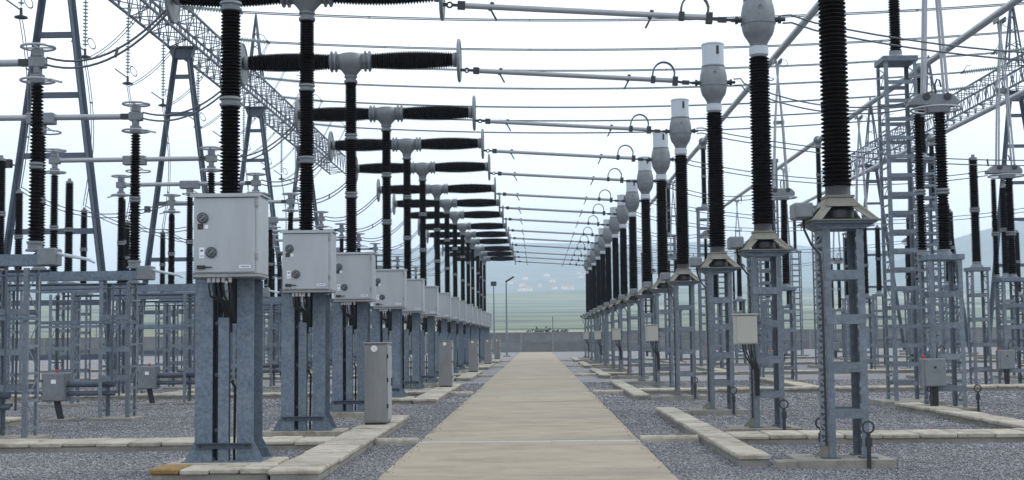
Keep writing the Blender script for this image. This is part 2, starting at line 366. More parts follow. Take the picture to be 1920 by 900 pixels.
# loose gravel near the camera
def stones():
    P = []
    for d0, d1, dens in ((15.6, 20, 800), (20, 26, 480), (26, 36, 170), (36, 52, 50)):
        hw = .42 * d1; n = int(2*hw*(d1-d0)*dens); p = np.stack([rng.uniform(-hw, hw, n), rng.uniform(d0, d1, n)], 1)
        p = p[(np.abs(p[:,0] + .0) < .40*p[:,1] + .5) & ((p[:,0] < PX0-.02) | (p[:,0] > PX1+.02))]
        P.append(np.concatenate([p, np.full((len(p),1), .0155 + .0006*(d0-15))], 1))
    P = np.concatenate(P); n = len(P)
    m_ = 420; e_ = np.where(rng.random(m_) < .5, PX0, PX1); inw = np.where(e_ == PX0, 1, -1) * np.abs(rng.normal(0, .07, m_))
    SPILL = np.stack([e_ + inw, rng.uniform(15.6, 48, m_), np.full(m_, .011)], 1); P = np.concatenate([P, SPILL]); nb = n; n = len(P)
    s = P[:,2:3] * rng.uniform(.6, 1.5, (n,1)); ov = np.array([[1,0,0],[0,1,0],[-1,0,0],[0,-1,0],[0,0,1],[0,0,-1]], float)
    sc = s[:,:,None] * rng.uniform(.6, 1.3, (n,6,1)); V = ov[None] * sc; V[:,:,2] *= .75
    a = rng.uniform(0, 2*PI, n); c, si = np.cos(a)[:,None], np.sin(a)[:,None]; k = rng.uniform(-.5, .5, (n,1))
    x = V[:,:,0]*c - V[:,:,1]*si; yv = V[:,:,0]*si + V[:,:,1]*c; z = V[:,:,2] + k*x
    V = np.stack([x + P[:,0:1], yv + P[:,1:2], z + s*.35 + np.where(np.arange(n) >= nb, .040, 0)[:,None]], -1).reshape(-1, 3)
    F = np.array([[0,1,4],[1,2,4],[2,3,4],[3,0,4],[1,0,5],[2,1,5],[3,2,5],[0,3,5]]); F = (F[None] + (np.arange(n)*6)[:,None,None]).reshape(-1, 3)
    me = bpy.data.meshes.new('gravel_stones'); me.vertices.add(len(V)); me.vertices.foreach_set('co', V.ravel())
    me.loops.add(F.size); me.loops.foreach_set('vertex_index', F.ravel().astype(np.int32)); me.polygons.add(len(F))
    me.polygons.foreach_set('loop_start', np.arange(0, F.size, 3, dtype=np.int32)); me.update(calc_edges=True); me.validate()
    me.materials.append(M['stone']); return tag(inst('gravel_stones', me), 'loose grey gravel stones on the yard', 'gravel', None, 'stuff')
stones()

# perimeter wall at the far end
wl = thing('perimeter_wall', 'long grey concrete panel wall closing the far end of the yard', 'wall', (0, 165, 0))
pm = MB().box(-1.93, 1.93, -.06, .06, 0, 1.18).mesh('wall_panel', 'wall', bevel=.015); pm2 = MB().box(-1.93, 1.93, -.06, .06, 1.20, 2.35).mesh('wall_panel', 'wall', bevel=.015)
ps = MB().box(-.10, .10, -.13, .13, 0, 2.42).mesh('wall_post', 'wallp'); cp = MB().box(-1.95, 1.95, -.12, .12, 2.36, 2.46).mesh('coping', 'wallp')
for k in range(-22, 23):
    inst('wall_panel', pm, wl, (k*4, 0, 0)); inst('wall_panel', pm2, wl, (k*4, 0, 0)); inst('coping', cp, wl, (k*4, 0, 0)); inst('wall_post', ps, wl, (k*4+2, 0, 0))
fen = thing('wire_fence', 'thin wire fence on slim posts rising behind the far wall', 'fence', (0, 166.5, 0))
fp = MB().tube([(0,0,-.3), (0,0,4.0), (0,-.35,4.4)], .05, 6).mesh('fence_post', 'galvd')
for k in range(-14, 15): inst('fence_post', fp, fen, (k*5.8 + 2, 0, 0))
for z in (2.7, 3.2, 3.7): part('fence_wire', MB().tube([(-80, 0, z), (86, 0, z)], .012, 4), 'wire', fen)

# shrubs beyond the wall, houses on the hillside
def shrub(x, y, s, i):
    z0 = float(hland(np.array(x), np.array(y)))
    t = thing('shrub', f'dark round shrub above the far wall, {ORD[i] if i else "leftmost"}{" from the left" if i else " of the row"}', 'shrub', (x, y, z0 - .1), 'shrubs behind the far wall')
    mb = MB()
    for k in range(5): mb.tube([(0,0,0), (random.uniform(-.4,.4)*s, random.uniform(-.3,.3)*s, 1.6*s)], [.08*s, .03*s], 5)
    part('stem', mb, 'bark', t)
    lf = MB()
    for k in range(520):
        a, b = random.uniform(0, 2*PI), random.uniform(-1, 1); rr = random.random() ** .4 * (1 + .3*math.sin(3*a + i))
        c = Vector((math.cos(a)*1.5*rr*math.sqrt(1-b*b), math.sin(a)*1.2*rr*math.sqrt(1-b*b), 1.9 + 1.1*b*rr)) * s
        u = Vector((random.uniform(-1,1), random.uniform(-1,1), random.uniform(-1,1))).normalized() * .22*s; v = u.orthogonal().normalized() * .15*s
        lf.add([c-u, c+v, c+u, c-v], [(0,1,2,3)])
    part('crown', lf, 'leaf', t)
for i, (x, s) in enumerate(((-2.6,.7),(-.9,1.0),(.6,1.15),(2.0,.9),(3.6,1.1),(5.0,.6),(7.2,.9))): shrub(x, 185 + i % 2, s, i)
hb = {}
for i in range(22):
    x, y = random.gauss(40, 55), random.uniform(2300, 2960); z = float(hland(np.array(x), np.array(y)))
    wdt, dp, hh = random.uniform(7, 13), random.uniform(7, 10), random.uniform(4, 6.5)
    t = thing('house', 'tiny pale house in the village on the hazy hillside', 'house', (x, y, z), 'houses of the hillside village', random.uniform(-.6, .6))
    part('wall', MB().box(-wdt/2, wdt/2, -dp/2, dp/2, -4, hh), 'house', t)
    part('roof', MB().add([(-wdt/2-.3,-dp/2-.3,hh),(wdt/2+.3,-dp/2-.3,hh),(wdt/2+.3,dp/2+.3,hh),(-wdt/2-.3,dp/2+.3,hh),(-wdt/2-.3,0,hh+2.6),(wdt/2+.3,0,hh+2.6)], [(0,1,5,4),(2,3,4,5),(3,0,4),(1,2,5),(3,2,1,0)]), 'roof', t)
# street lamps by the wall
for x, y, h, kind, lab in ((-2.9, 126, 7.2, 0, 'tall slim lamp post with tilted head, right one near the wall'), (-4.75, 146, 7.6, 1, 'slim post with a square floodlight, left one near the wall')):
    t = thing('lamp_post', lab, 'lamp post', (x, y, 0), 'lamp posts at the far end of the path')
    part('pole', MB().tube([(0,0,0), (0,0,h*.5), (0,0,h)], [.10, .085, .06], 10), 'galv', t, 40)
    part('base', MB().box(-.35, .35, -.35, .35, -.05, .12), 'base', t, bevel=.02)
    if kind == 0: part('lamp_head', MB().bar((-.05, 0, h-.05), (.75, -.2, h+.42), .28, .14), 'dark', t, bevel=.03)
    else: part('lamp_head', MB().box(-.32, .32, -.2, .15, h-.05, h+.45), 'dark', t, bevel=.05)

# ================================================================ LEFT ROW: circuit breakers
def make_breaker():
    t = thing('circuit_breaker', '', 'circuit breaker', (XL, D[0], 0), 'circuit breakers in the left row')
    plinth(t, -.75, .72, -.36, .55, .15, 'conc')
    # H-section legs: flange, web, flange
    for x0, x1 in ((-.42, -.180), (.15, .38)):
        xc = (x0+x1)/2
        part('leg', MB().box(x0, x1, -.20, -.184, .165, 2.62).box(x0+.03, x0+.042, -.184, .384, .165, 2.62).box(x0, x1, .384, .40, .165, 2.62), 'galv', t)
        part('base_plate', MB().box(x0-.16, x1+.12, -.27, .46, .150, .166), 'galv', t)
    part('cable_channel', MB().box(-.105, .040, -.196, -.186, .152, 2.10).box(-.105, -.097, -.186, -.09, .152, 2.10).box(.032, .040, -.186, -.09, .152, 2.10), 'galv', t)
    for s, x in ((-1, -.42), (1, .38)):
        for y in (-.196, .384): part('gusset', MB().prism([(x, .168), (x + s*.135, .168), (x + s*.12, .20), (x, .43)], y, y+.014), 'galv', t)
    cb = part('cross_bar', MB().box(-.40, .36, -.225, -.203, .33, .41).box(-.40, .36, -.285, -.225, .40, .41), 'galvd', t)
    for x in (-.34, .30): part('bolt', MB().lathe([(.018, 0), (.018, .018)], 6, 'Y', (x, -.243, .365)), 'dark', cb)
    part('crosshead', MB().box(-.46, .42, -.19, .39, 2.63, 2.72), 'galvd', t)
    part('drive_housing', MB().lathe([(.06,2.02),(.085,2.05),(.085,2.5),(.10,2.55),(.10,2.625)], 16, c=(.06,.05,0)), 'dark', t, 35)
    part('column_foot', MB().lathe([(.20,2.725),(.20,2.78),(.15,2.82),(.15,3.6),(.18,3.64),(.18,3.70)], 18), 'cast', t, 35)
    # cabinet
    cx0, cx1, cy0, cy1, cz0, cz1 = -.285, .585, -.84, -.235, 2.66, 3.70
    c = part('cabinet', MB().box(cx0, cx1, cy0, cy1, cz0, cz1), 'stain', t, bevel=.012)
    part('door', MB().box(cx0+.012, cx1-.05, cy0-.026, cy0-.002, cz0+.02, cz1-.03), 'stain', c, bevel=.008)
    part('lid', MB().prism([(cx0-.035, cz1+.002), (cx1+.03, cz1+.002), (cx1+.03, cz1+.022), (cx0-.035, cz1+.022)], cy0-.06, cy1+.03).box(cx0-.036, cx1+.031, cy0-.061, cy0-.05, cz1-.025, cz1+.0225), 'stain', c)
    part('sill', MB().box(cx0-.004, cx1+.004, cy0-.008, cy1+.004, cz0-.035, cz0-.002), 'brush', c)
    yf = cy0 - .027
    for x, z in ((-.155, 3.40), (-.04, 2.945)):
        g = part('gauge', MB().lathe([(.062, 0), (.074, -.012), (.074, -.022), (.06, -.026)], 20, 'Y', (x, yf-.001, z)), 'gauge', c, 40)
        part('needle', MB().bar((x-.03, yf-.029, z-.03), (x+.03, yf-.029, z+.032), .003, .014).torus((x, yf-.028, z), .05, .004, 16, 4, 'Y'), 'cast', c)
    part('sticker', MB().box(-.225, -.15, yf-.003, yf, 3.27-.02, 3.27+.055), 'dark', c); part('sticker', MB().box(-.13, -.085, yf-.003, yf, 3.26, 3.31), 'pale', c)
    st = part('sticker', MB().box(-.20, -.135, yf-.003, yf, 2.87, 3.01), 'pale', c)
    part('print', MB().box(-.185, -.15, yf-.0045, yf-.003, 2.955, 2.985).box(-.19, -.145, yf-.0045, yf-.003, 2.895, 2.905), 'mark', c)
    part('name_plate', MB().box(.33, .48, yf-.004, yf, 2.735, 2.775), 'pale', c); part('print', MB().box(.345, .465, yf-.0055, yf-.004, 2.748, 2.762), 'mark', c)
    part('handle', MB().box(-.225, -.12, yf-.035, yf, 2.725, 2.775).box(-.12, -.03, yf-.025, yf-.005, 2.742, 2.758), 'black', c, bevel=.004)
    for z in (2.86, 3.55): part('hinge', MB().box(cx1-.048, cx1-.012, cy0-.028, cy0-.003, z, z+.07), 'brush', c)
    for k, x in enumerate((-.13, -.07, -.01, .06, .15)):
        x2 = -.03 + .022*k
        part('gland', MB().lathe([(.024,2.56),(.024,2.624)], 8, c=(x,-.62,0)), 'pale', t, 40)
        part('cable', MB().tube([(x, -.62, 2.64), (x, -.62, 2.5), (x+.01, -.58, 2.38), (x2+.05, -.45, 2.28), (x2+.02, -.3, 2.22), (x2, -.14, 2.1), (x2, -.12, 1.9)], .014 + .003*(k%2), 6), 'black', t, 60)
    part('conduit', MB().tube([(-.142,-.10,2.6), (-.142,-.10,.17)], .020, 8), 'black', t, 60)
    for z in (.55, 1.3, 2.0): part('pipe_clamp', MB().box(-.166, -.113, -.135, -.075, z, z+.05), 'galvd', t)
    part('conduit', MB().tube([(.085,-.05,.17), (.095,-.06,.9), (.10,-.08,1.15), (.06,-.08,1.22), (.055,-.02,1.24)], .018, 8), 'black', t, 60)
    # post column
    for a, b in ((3.72, 5.04), (5.16, 6.39), (6.51, 7.72)):
        part('insulator', MB().lathe(sheds(a, b, .102, .096, .040, .048), 22), 'porc', t, 25)
    for z in (5.10, 6.45):
        part('flange', MB().lathe([(.115,z-.075),(.15,z-.06),(.155,z-.03),(.125,z-.015),(.125,z+.015),(.155,z+.03),(.15,z+.06),(.115,z+.075)], 20), 'cast', t, 30)
    part('flange', MB().lathe([(.115,7.70),(.155,7.72),(.155,7.77),(.12,7.79),(.12,7.83),(.15,7.84),(.15,7.88)], 20), 'cast', t, 30)
    part('tee_housing', MB().lathe([(.12,7.86),(.145,7.91),(.20,7.98),(.28,8.07),(.325,8.17),(.33,8.30),(.29,8.37),(.20,8.40)], 22).lathe([(.17,-.32),(.185,-.30),(.185,.30),(.17,.32)], 22, 'X', (0,0,8.22)), 'cast', t, 40)
    ch = MB().lathe(sheds(.50, 2.36, .140, .135, .045, .055, .045), 24, 'X', (0,0,8.22)).mesh('interrupter', 'porc', 25)
    co = MB().lathe([(.17,.31),(.245,.325),(.245,.355),(.19,.36),(.19,.42),(.245,.425),(.245,.455),(.15,.50)], 22, 'X', (0,0,8.22)).mesh('collar', 'cast', 30)
    ec = MB().lathe([(.13,2.36),(.165,2.37),(.175,2.44),(.16,2.47),(.10,2.50)], 22, 'X', (0,0,8.22)).mesh('end_cap', 'cast', 30)
    ds = MB().torus((2.52,0,8.20), .47, .036, 36, 8, 'X').lathe([(.455,2.505),(.455,2.535)], 36, 'X', (0,0,8.20)).mesh('corona_disc', 'cast', 30)
    for rz in (0, PI):
        inst('interrupter', ch, t, rz=rz); inst('collar', co, t, rz=rz); inst('end_cap', ec, t, rz=rz); inst('corona_disc', ds, t, rz=rz)
    return t
brk = make_breaker()
for i, d in enumerate(D):
    lab = f'grey T-topped circuit breaker with steel cabinet, {nth(i,15)} from the front in left row'
    if i == 0: brk['label'] = lab
    else: copy_tree(brk, None, (XL, d, 0), lab)

# stainless marshalling cabinets on the left trench
def make_kiosk():
    t = thing('steel_kiosk', '', 'electrical cabinet', (-3.10, 25.2, .165), 'steel cabinets beside the path')
    b = part('body', MB().box(-.215, .215, 0, .78, .03, 1.53), 'brush', t, bevel=.01)
    part('base_frame', MB().box(-.205, .205, .02, .76, 0, .03), 'dark', t)
    part('lid', MB().box(-.235, .235, -.03, .81, 1.532, 1.56), 'brush', t, bevel=.006)
    part('end_panel', MB().box(-.20, .20, -.014, -.001, .06, 1.50), 'brush', t, bevel=.005)
    part('badge', MB().lathe([(.062,0),(.062,-.012)], 20, 'Y', (-.02, -.016, 1.44)), 'pale', t)
    d = part('door', MB().box(.216, .236, .06, .72, .08, 1.48), 'stain', t, bevel=.006)
    for z in (.3, .8, 1.25): part('hinge', MB().box(.216, .245, .02, .055, z, z+.08), 'dark', t)
    part('latch', MB().box(.237, .262, .60, .64, .7, .86), 'dark', d)
    return t
kio = make_kiosk()
for g in range(5):
    lab = f'upright brushed steel cabinet on the left trench, {nth(g,5)} from the front'
    if g == 0: kio['label'] = lab
    else: copy_tree(kio, None, (-3.10, 25.2 + 19.15*g, .165), lab)

# ================================================================ RIGHT ROW: current transformers
def make_ct():
    t = thing('current_transformer', '', 'transformer', (XR, D[0], 0), 'current transformers in the right row')
    plinth(t, -.72, .55, -.48, .42, .13, 'base')
    bp = MB().box(-.09, .13, -.09, .13, .131, .147).mesh('foot_plate', 'galvd')
    for x, y, rz in ((-.27,-.27,0),(.27,-.27,PI/2),(.27,.27,PI),(-.27,.27,-PI/2)): inst('foot_plate', bp, t, (x, y, 0), rz)
    lattice(t, .54, .148, 3.20, (.72, 1.34, 1.98, 2.58), leg=.095, plate=.13, sidestep=.15)
    part('bracket', MB().prism([(-.275,.15),(-.46,.15),(-.46,.17),(-.275,.36)], -.26, -.24), 'skirt', t)
    part('top_frame', MB().box(-.42, .42, -.42, .42, 3.27, 3.30).prism([(-.29,3.203),(.29,3.203),(.415,3.269),(-.415,3.269)], -.30, .30), 'galv', t)
    sk = MB()
    tw, bw, z0, z1 = .17, .46, 3.305, 3.64
    for k in range(4):
        Rm = Matrix.Rotation(k*PI/2, 3, 'Z')
        for s in (-1, 1):
            q = [Vector(v) for v in ((s*bw,-bw,z0),(s*(bw-.13),-bw,z0),(s*.06,-tw,z1-.06),(s*tw,-tw,z1-.02))]
            q2 = [v + Vector((0,.035,0)) for v in q]
            sk.add([Rm @ v for v in q + q2], [(0,1,2,3),(7,6,5,4),(0,4,5,1),(1,5,6,2),(2,6,7,3),(3,7,4,0)])
        q = [Vector(v) for v in ((-.21,-.262,3.51),(.21,-.262,3.51),(tw,-tw-.004,z1),(-tw,-tw-.004,z1))]; q2 = [v + Vector((0,.03,0)) for v in q]
        sk.add([Rm @ v for v in q + q2], [(0,1,2,3),(7,6,5,4),(0,4,5,1),(1,5,6,2),(2,6,7,3),(3,7,4,0)])
    sk.box(-.19, .19, -.19, .19, z1-.001, z1+.03).box(-.48, .48, -.48, .48, 3.301, 3.318)
    part('cast_stand', sk, 'skirt', t)
    part('tank', MB().lathe([(.12,3.32),(.22,3.36),(.22,3.46),(.14,3.55)], 14), 'dark', t, 30)
    tb = part('terminal_box', MB().box(-.66, -.40, -.32, .02, 3.34, 3.56), 'cast', t, bevel=.02); part('cover', MB().box(-.64, -.42, -.345, -.322, 3.36, 3.54), 'cast', tb, bevel=.008)
    part('conduit', MB().tube([(-.5,-.1,3.34), (-.49,-.12,3.2), (-.42,-.2,3.0), (-.33,-.3,2.85), (-.31,-.3,2.4), (-.31,-.3,.3)], .017, 6), 'black', t, 60)
    part('insulator_foot', MB().lathe([(.18,3.67),(.165,3.70),(.165,3.80),(.15,3.82)], 22), 'dark', t, 30)
    part('insulator', MB().lathe(sheds(3.80, 6.90, .155, .140, .045, .057), 28), 'porc', t, 25)
    part('neck_ring', MB().lathe([(.14,6.90),(.165,6.93),(.178,6.94),(.178,7.08),(.165,7.09),(.15,7.10)], 24), 'white', t, 30)
    part('head', MB().lathe([(.155,7.09),(.16,7.13),(.18,7.18),(.215,7.24),(.262,7.31),(.29,7.39),(.303,7.47),(.306,7.505),(.322,7.51),(.322,7.535),(.308,7.54),(.312,7.62),(.310,7.72),(.295,7.82),(.270,7.91),(.255,7.95),(.266,7.955),(.266,7.985)], 30), 'cast', t, 30)
    cp_ = part('expansion_cap', MB().lathe([(.25,7.986),(.25,8.46),(.262,8.465),(.262,8.49),(.24,8.51),(.05,8.53)], 30), 'white', t, 30)
    part('sight_slot', MB().box(.045, .105, -.262, -.236, 8.22, 8.42), 'dark', cp_, bevel=.02)
    for s in (-1, 1): part('terminal', MB().lathe([(.05,.29),(.05,.37),(.075,.375),(.075,.42),(.035,.425),(.035,.50)], 12, 'X', (0,0,7.60)) if s > 0 else MB().lathe([(.05,-.29),(.05,-.37),(.075,-.375),(.075,-.42),(.035,-.425),(.035,-.50)], 12, 'X', (0,0,7.60)), 'dark', t, 30)
    part('lifting_lug', MB().torus((0,-.30,7.78), .035, .012, 12, 6, 'Y'), 'cast', t)
    return t
ct = make_ct()
for i, d in enumerate(D):
    lab = f'black current transformer on lattice stand with grey head, {nth(i,15)} from the front in right row'
    if i == 0: ct['label'] = lab
    else: copy_tree(ct, None, (XR, d, 0), lab)
# earthing posts with a ring on top
def make_ring(x, y):
    t = thing('earthing_post', '', 'post', (x, y, 0), 'ring topped earthing posts')
    part('rod', MB().tube([(0,0,-.02), (0,0,.48)], .028, 8).box(-.04,.04,-.03,.03,.30,.42), 'dark', t, 50)
    part('ring', MB().torus((0,0,.555), .075, .014, 20, 6, 'Y'), 'dark', t); return t
rg = make_ring(4.35, 17.55); rl = [(4.35, D[0]-.5)] + [(4.36, d-.5) for d in D[1:4]] + [(3.93, D[0]+.42), (9.72, 29.4), (8.72, 29.5), (15.95, 42.6)]
for i, (x, y) in enumerate(rl):
    where = f'the {nth(i,15)} transformer on the right' if i < 4 else ('the nearest right transformer, behind its left leg' if i == 4 else 'the right leg of the near pantograph support' if i == 5 else 'the left leg of the near pantograph support' if i == 6 else 'the second pantograph support at far right')
    lab = f'short dark post with ring top beside {where}'
    if i == 0: rg['label'] = lab; rg.location = (x, y, 0)
    else: copy_tree(rg, None, (x, y, 0), lab)
# cream junction boxes on the middle transformer of each trio
def make_jbox():
    t = thing('junction_box', '', 'junction box', (3.72, D[1]-.52, 0), 'cream junction boxes on the right row')
    b = part('body', MB().box(-.20, .20, 0, .20, 1.62, 2.14), 'cream', t, bevel=.01); part('door', MB().box(-.165, .195, -.018, -.001, 1.64, 2.12), 'cream', b, bevel=.006)
    part('lid', MB().box(-.22, .22, -.035, .22, 2.141, 2.165), 'cream', b, bevel=.004)
    part('mounting_rail', MB().box(-.1, .30, .202, .23, 1.75, 1.80).box(-.1, .30, .202, .23, 1.98, 2.03), 'galvd', t)
    for k in range(5): part('cable', MB().tube([(-.05+.05*k,.1,1.62), (-.04+.05*k,.1,1.5), (.04+.035*k,.11,1.33), (.16+.02*k,.15,1.15), (.19+.012*k,.2,.7)], .014, 6), 'black', t, 60)
    return t
jb = make_jbox()
for g in range(5):
    lab = f'cream junction box with dangling black cables, {nth(g,5)} from the front in right row'
    if g == 0: jb['label'] = lab
    else: copy_tree(jb, None, (3.72, D[1]-.52+19.15*g, 0), lab)

# ================================================================ tubes from breaker to transformer
def make_link_tube():
    t = thing('link_tube', '', 'tube conductor', (0, D[0], 0), 'tube conductors over the path')
    zt = lambda x: 7.98 - (x + 1.66) * .066
    part('tube', MB().tube([(-1.34,0,zt(-1.34)), (3.26,0,zt(3.26))], .055, 14), 'alu', t, 40)
    part('shackle', MB().torus((-1.55,0,zt(-1.55)), .05, .018, 12, 6, 'Y').bar((-1.70,0,zt(-1.7)), (-1.58,0,zt(-1.58)), .05, .06).bar((-1.50,0,zt(-1.5)), (-1.36,0,zt(-1.36)), .04, .05), 'dark', t)
    part('end_clamp', MB().bar((-1.40,0,zt(-1.4)), (-1.26,0,zt(-1.26)), .13, .14), 'dark', t)
    part('end_clamp', MB().bar((3.20,0,zt(3.2)-.01), (3.32,0,zt(3.32)-.01), .13, .20), 'dark', t)
    part('end_link', MB().bar((3.30,0,7.635), (3.42,0,7.615), .04, .05).bar((3.42,0,7.615), (3.58,0,7.605), .085, .09).bar((3.58,0,7.605), (3.67,0,7.60), .04, .04), 'dark', t)
    for x in (-.78, 2.18):
        part('damper', MB().bar((x+.03,0,zt(x)+.085), (x-.02,0,zt(x)-.07), .06, .07).bar((x-.0,0,zt(x)-.06), (x-.10 if x > 0 else x+.10,0,zt(x)-.25), .03, .035), 'dark', t)
    for yo in (-.05, .05):
        part('flexible_loop', MB().tube([(3.24+.02*0 if k == 0 else 3.00 + .26*math.cos(a), yo*(1-.2*math.sin(a)), zt(3.0) + .06 + .36*math.sin(a)**.8 if 0 < k < 12 else zt(3.0)+.04) for k, a in ((k, PI*k/12) for k in range(13))], .018, 8), 'wire', t, 60)
    part('loop_clamp', MB().bar((2.70,0,zt(2.7)), (2.80,0,zt(2.8)), .14, .15), 'dark', t)
    return t
lt = make_link_tube()
for i, d in enumerate(D):
    lab = f'silver tube conductor spanning the path with flexible loop, {nth(i,15)} from the front'
    if i == 0: lt['label'] = lab
    else: copy_tree(lt, None, (0, d, 0), lab)

# ================================================================ LEFT YARD: horizontal disconnectors
XA, XB, XC = -9.25, -11.45, -13.75
def make_disc():
    t = thing('disconnector', '', 'disconnector', (XA, D[1], 0), 'disconnectors in the left yard')
    for cx in (-.35, XC-XA+.35):
        plinth(t, cx-.48, cx+.48, -.5, .5, .08, 'base')
        lattice(t, .70, .085, 3.15, (.98, 1.62, 2.35), leg=.085, plate=.11, sidestep=.5, cx=cx, dp=.6)
    part('beam', MB().box(XC-XA-.35, .42, -.16, .16, 3.20, 3.215).box(XC-XA-.35, .42, -.16, -.148, 3.215, 3.41).box(XC-XA-.35, .42, .148, .16, 3.215, 3.41), 'galv', t)
    part('brace_rail', MB().box(XC-XA-.2, .2, -.35, -.342, 2.20, 2.27), 'galv', t)
    part('drive_box', MB().box(.10, .44, -.20, .20, 3.20, 3.52), 'cast', t, bevel=.02)
    pz = MB().lathe(sheds(3.66, 5.0, .085, .078, .048, .066), 18).mesh('insulator', 'porc', 25); pz2 = MB().lathe(sheds(5.12, 6.58, .078, .07, .045, .066), 18).mesh('insulator', 'porc', 25)
    fl = MB().lathe([(.10,4.99),(.13,5.01),(.13,5.04),(.1,5.06),(.13,5.08),(.13,5.11),(.10,5.13)], 16).mesh('flange', 'cast', 30)
    ft = MB().lathe([(.17,3.47),(.17,3.50),(.13,3.52),(.13,3.60),(.15,3.61),(.15,3.655)], 16).mesh('insulator_foot', 'cast', 30)
    for x in (0, XB-XA, XC-XA):
        inst('insulator', pz, t, (x,0,0)); inst('insulator', pz2, t, (x,0,0)); inst('flange', fl, t, (x,0,0)); inst('insulator_foot', ft, t, (x,0,0))
    hd = MB().box(-.11,.11,-.10,.10,6.60,6.78).box(-.06,.06,-.09,.09,6.78,7.0).box(-.15,.15,-.10,.10,6.90,7.10).box(-.09,.09,-.09,.09,7.1,7.27).mesh('terminal_head', 'cast', bevel=.015)
    r1 = MB().torus((0,0,7.29), .30, .026, 28, 8).bar((-.29,0,7.28),(.29,0,7.28),.03,.03).bar((0,-.29,7.28),(0,.29,7.28),.03,.03).mesh('corona_ring', 'alu', 40)
    r2 = MB().torus((0,0,6.66), .30, .024, 28, 8).bar((-.29,0,6.65),(.29,0,6.65),.03,.03).bar((.25,-.1,6.66),(.50,-.12,6.60),.04,.04).mesh('corona_ring', 'alu', 40)
    for x in (0, XC-XA):
        inst('terminal_head', hd, t, (x,0,0), 0 if x == 0 else PI); inst('corona_ring', r1, t, (x,0,0)); inst('corona_ring', r2, t, (x,0,0), 0 if x == 0 else PI)
    part('pivot_head', MB().box(XB-XA-.32, XB-XA+.32, -.14, .14, 6.84, 7.10).lathe([(.12,6.6),(.12,6.84)], 14, c=(XB-XA,0,0)), 'cast', t, bevel=.02)
    part('shield', MB().torus((XB-XA+.1,0,6.66), .34, .02, 24, 6).bar((XB-XA,0,6.84),(XB-XA+.3,0,6.67),.03,.03), 'alu', t, 40)
    part('arm_tube', MB().tube([(XB-XA+.32,0,7.0), (-.15,0,7.0)], .068, 14), 'alu', t, 40); part('arm_tube', MB().tube([(XC-XA+.15,0,7.0), (XB-XA-.32,0,7.0)], .068, 14), 'alu', t, 40)
    part('contact', MB().bar((-.34,0,7.0),(-.14,0,7.0),.17,.12), 'dark', t)
    part('earthing_arm', MB().tube([(.44,-.05,3.42), (1.05,-.1,3.30), (1.15,-.1,3.24)], [.035,.03,.022], 10), 'white', t, 40)
    for xx, zz in ((-.35, .55), (-2.2, .9), (-4.1, .75)): part('rod', MB().tube([(xx,.1,zz), (xx,.1,3.2)], .024, 8), 'galvd', t, 40)
    part('linkage', MB().tube([(XC-XA+.2,.26,3.12), (.2,.26,3.12)], .028, 8).tube([(XC-XA+.2,-.28,2.95), (.1,-.28,3.02)], .02, 8), 'galvd', t, 40)
    part('cable_tray', MB().box(XC-XA+.3, -.4, -.05, .10, .62, .68), 'galvd', t)
    part('drive_rod', MB().tube([(-.35,-.42,.9), (-.35,-.42,3.1)], .022, 8), 'galvd', t)
    return t
dc = make_disc()
for i, d in enumerate(D[1:]):
    lab = f'three-post black disconnector with ring-topped posts, {nth(i,14)} from the front in left yard'
    if i == 0: dc['label'] = lab
    else: copy_tree(dc, None, (XA, d, 0), lab)
def make_motor():
    t = thing('motor_box', '', 'motor drive box', (-10.98, D[1]-.3, 0), 'motor drive boxes in the left yard')
    b = part('body', MB().box(-.27, .27, 0, .42, .46, 1.10), 'cast', t, bevel=.015); part('door', MB().box(-.25, .25, -.02, -.001, .48, 1.08), 'cast', b, bevel=.006)
    part('label_plate', MB().box(-.04, .07, -.026, -.021, .86, .95), 'pale', b); part('hinge', MB().box(-.262,-.235,-.03,0,.6,.65).box(-.262,-.235,-.03,0,.9,.95), 'dark', b)
    part('beacon', MB().lathe([(.035,1.101),(.035,1.15),(.02,1.18)], 10, c=(.02,.2,0)), 'red', t, 40)
    part('drive_tube', MB().tube([(.27,.2,.84), (1.35,.2,.84)], .075, 12).tube([(.27,.2,.62), (1.35,.2,.62)], .05, 10), 'galvd', t, 40)
    part('conduit', MB().tube([(.02,.2,.47), (.12,.2,.05)], .075, 10), 'black', t, 50)
    plinth(t, -.2, .4, -.1, .5, .06, 'base'); return t
mt = make_motor()
for i, d in enumerate(D[1:]):
    lab = f'grey motor drive box with red beacon, {nth(i,14)} from the front in left yard'
    if i == 0: mt['label'] = lab
    else: copy_tree(mt, None, (-10.98, d-.3, 0), lab)
def catenary(p, q, sag, n=14, bow=0.):
    p, q = Vector(p), Vector(q); return [p.lerp(q, k/n) - Vector((0, 0, sag * 4 * (k/n) * (1-k/n))) for k in range(n+1)]
def twin(name, label, cat, group, pts, gap=.16, r=.017, spacers=(.35, .7), gdir=(0,1,0)):
    t = thing(name, label, cat, pts[0], group); o = Vector(pts[0]); gd = Vector(gdir) * gap/2
    pts = [Vector(p) - o for p in pts]
    for s in (-1, 1): part('wire', MB().tube([p + gd*s for p in pts], r, 6), 'wire', t, 60)
    sp = MB().bar(-gd*1.25, gd*1.25, .035, .05).mesh('spacer', 'dark')
    for f in spacers: inst('spacer', sp, t, pts[round(f*(len(pts)-1))])
    return t
def make_twin_left():
    p = catenary((XA+.15, D[1], 7.03), (XL-2.55, D[1], 8.0), .42)
    return twin('twin_conductor', '', 'conductor', 'twin conductors from breakers to disconnectors', p, .18, .022, (.55,), (0,.55,.83))
tl = make_twin_left()
for i, d in enumerate(D[1:]):
    lab = f'sagging twin wire from the left disconnector to its breaker, {nth(i,14)} from the front'
    if i == 0: tl['label'] = lab
    else: copy_tree(tl, None, (XA+.15, d, 7.03), lab)

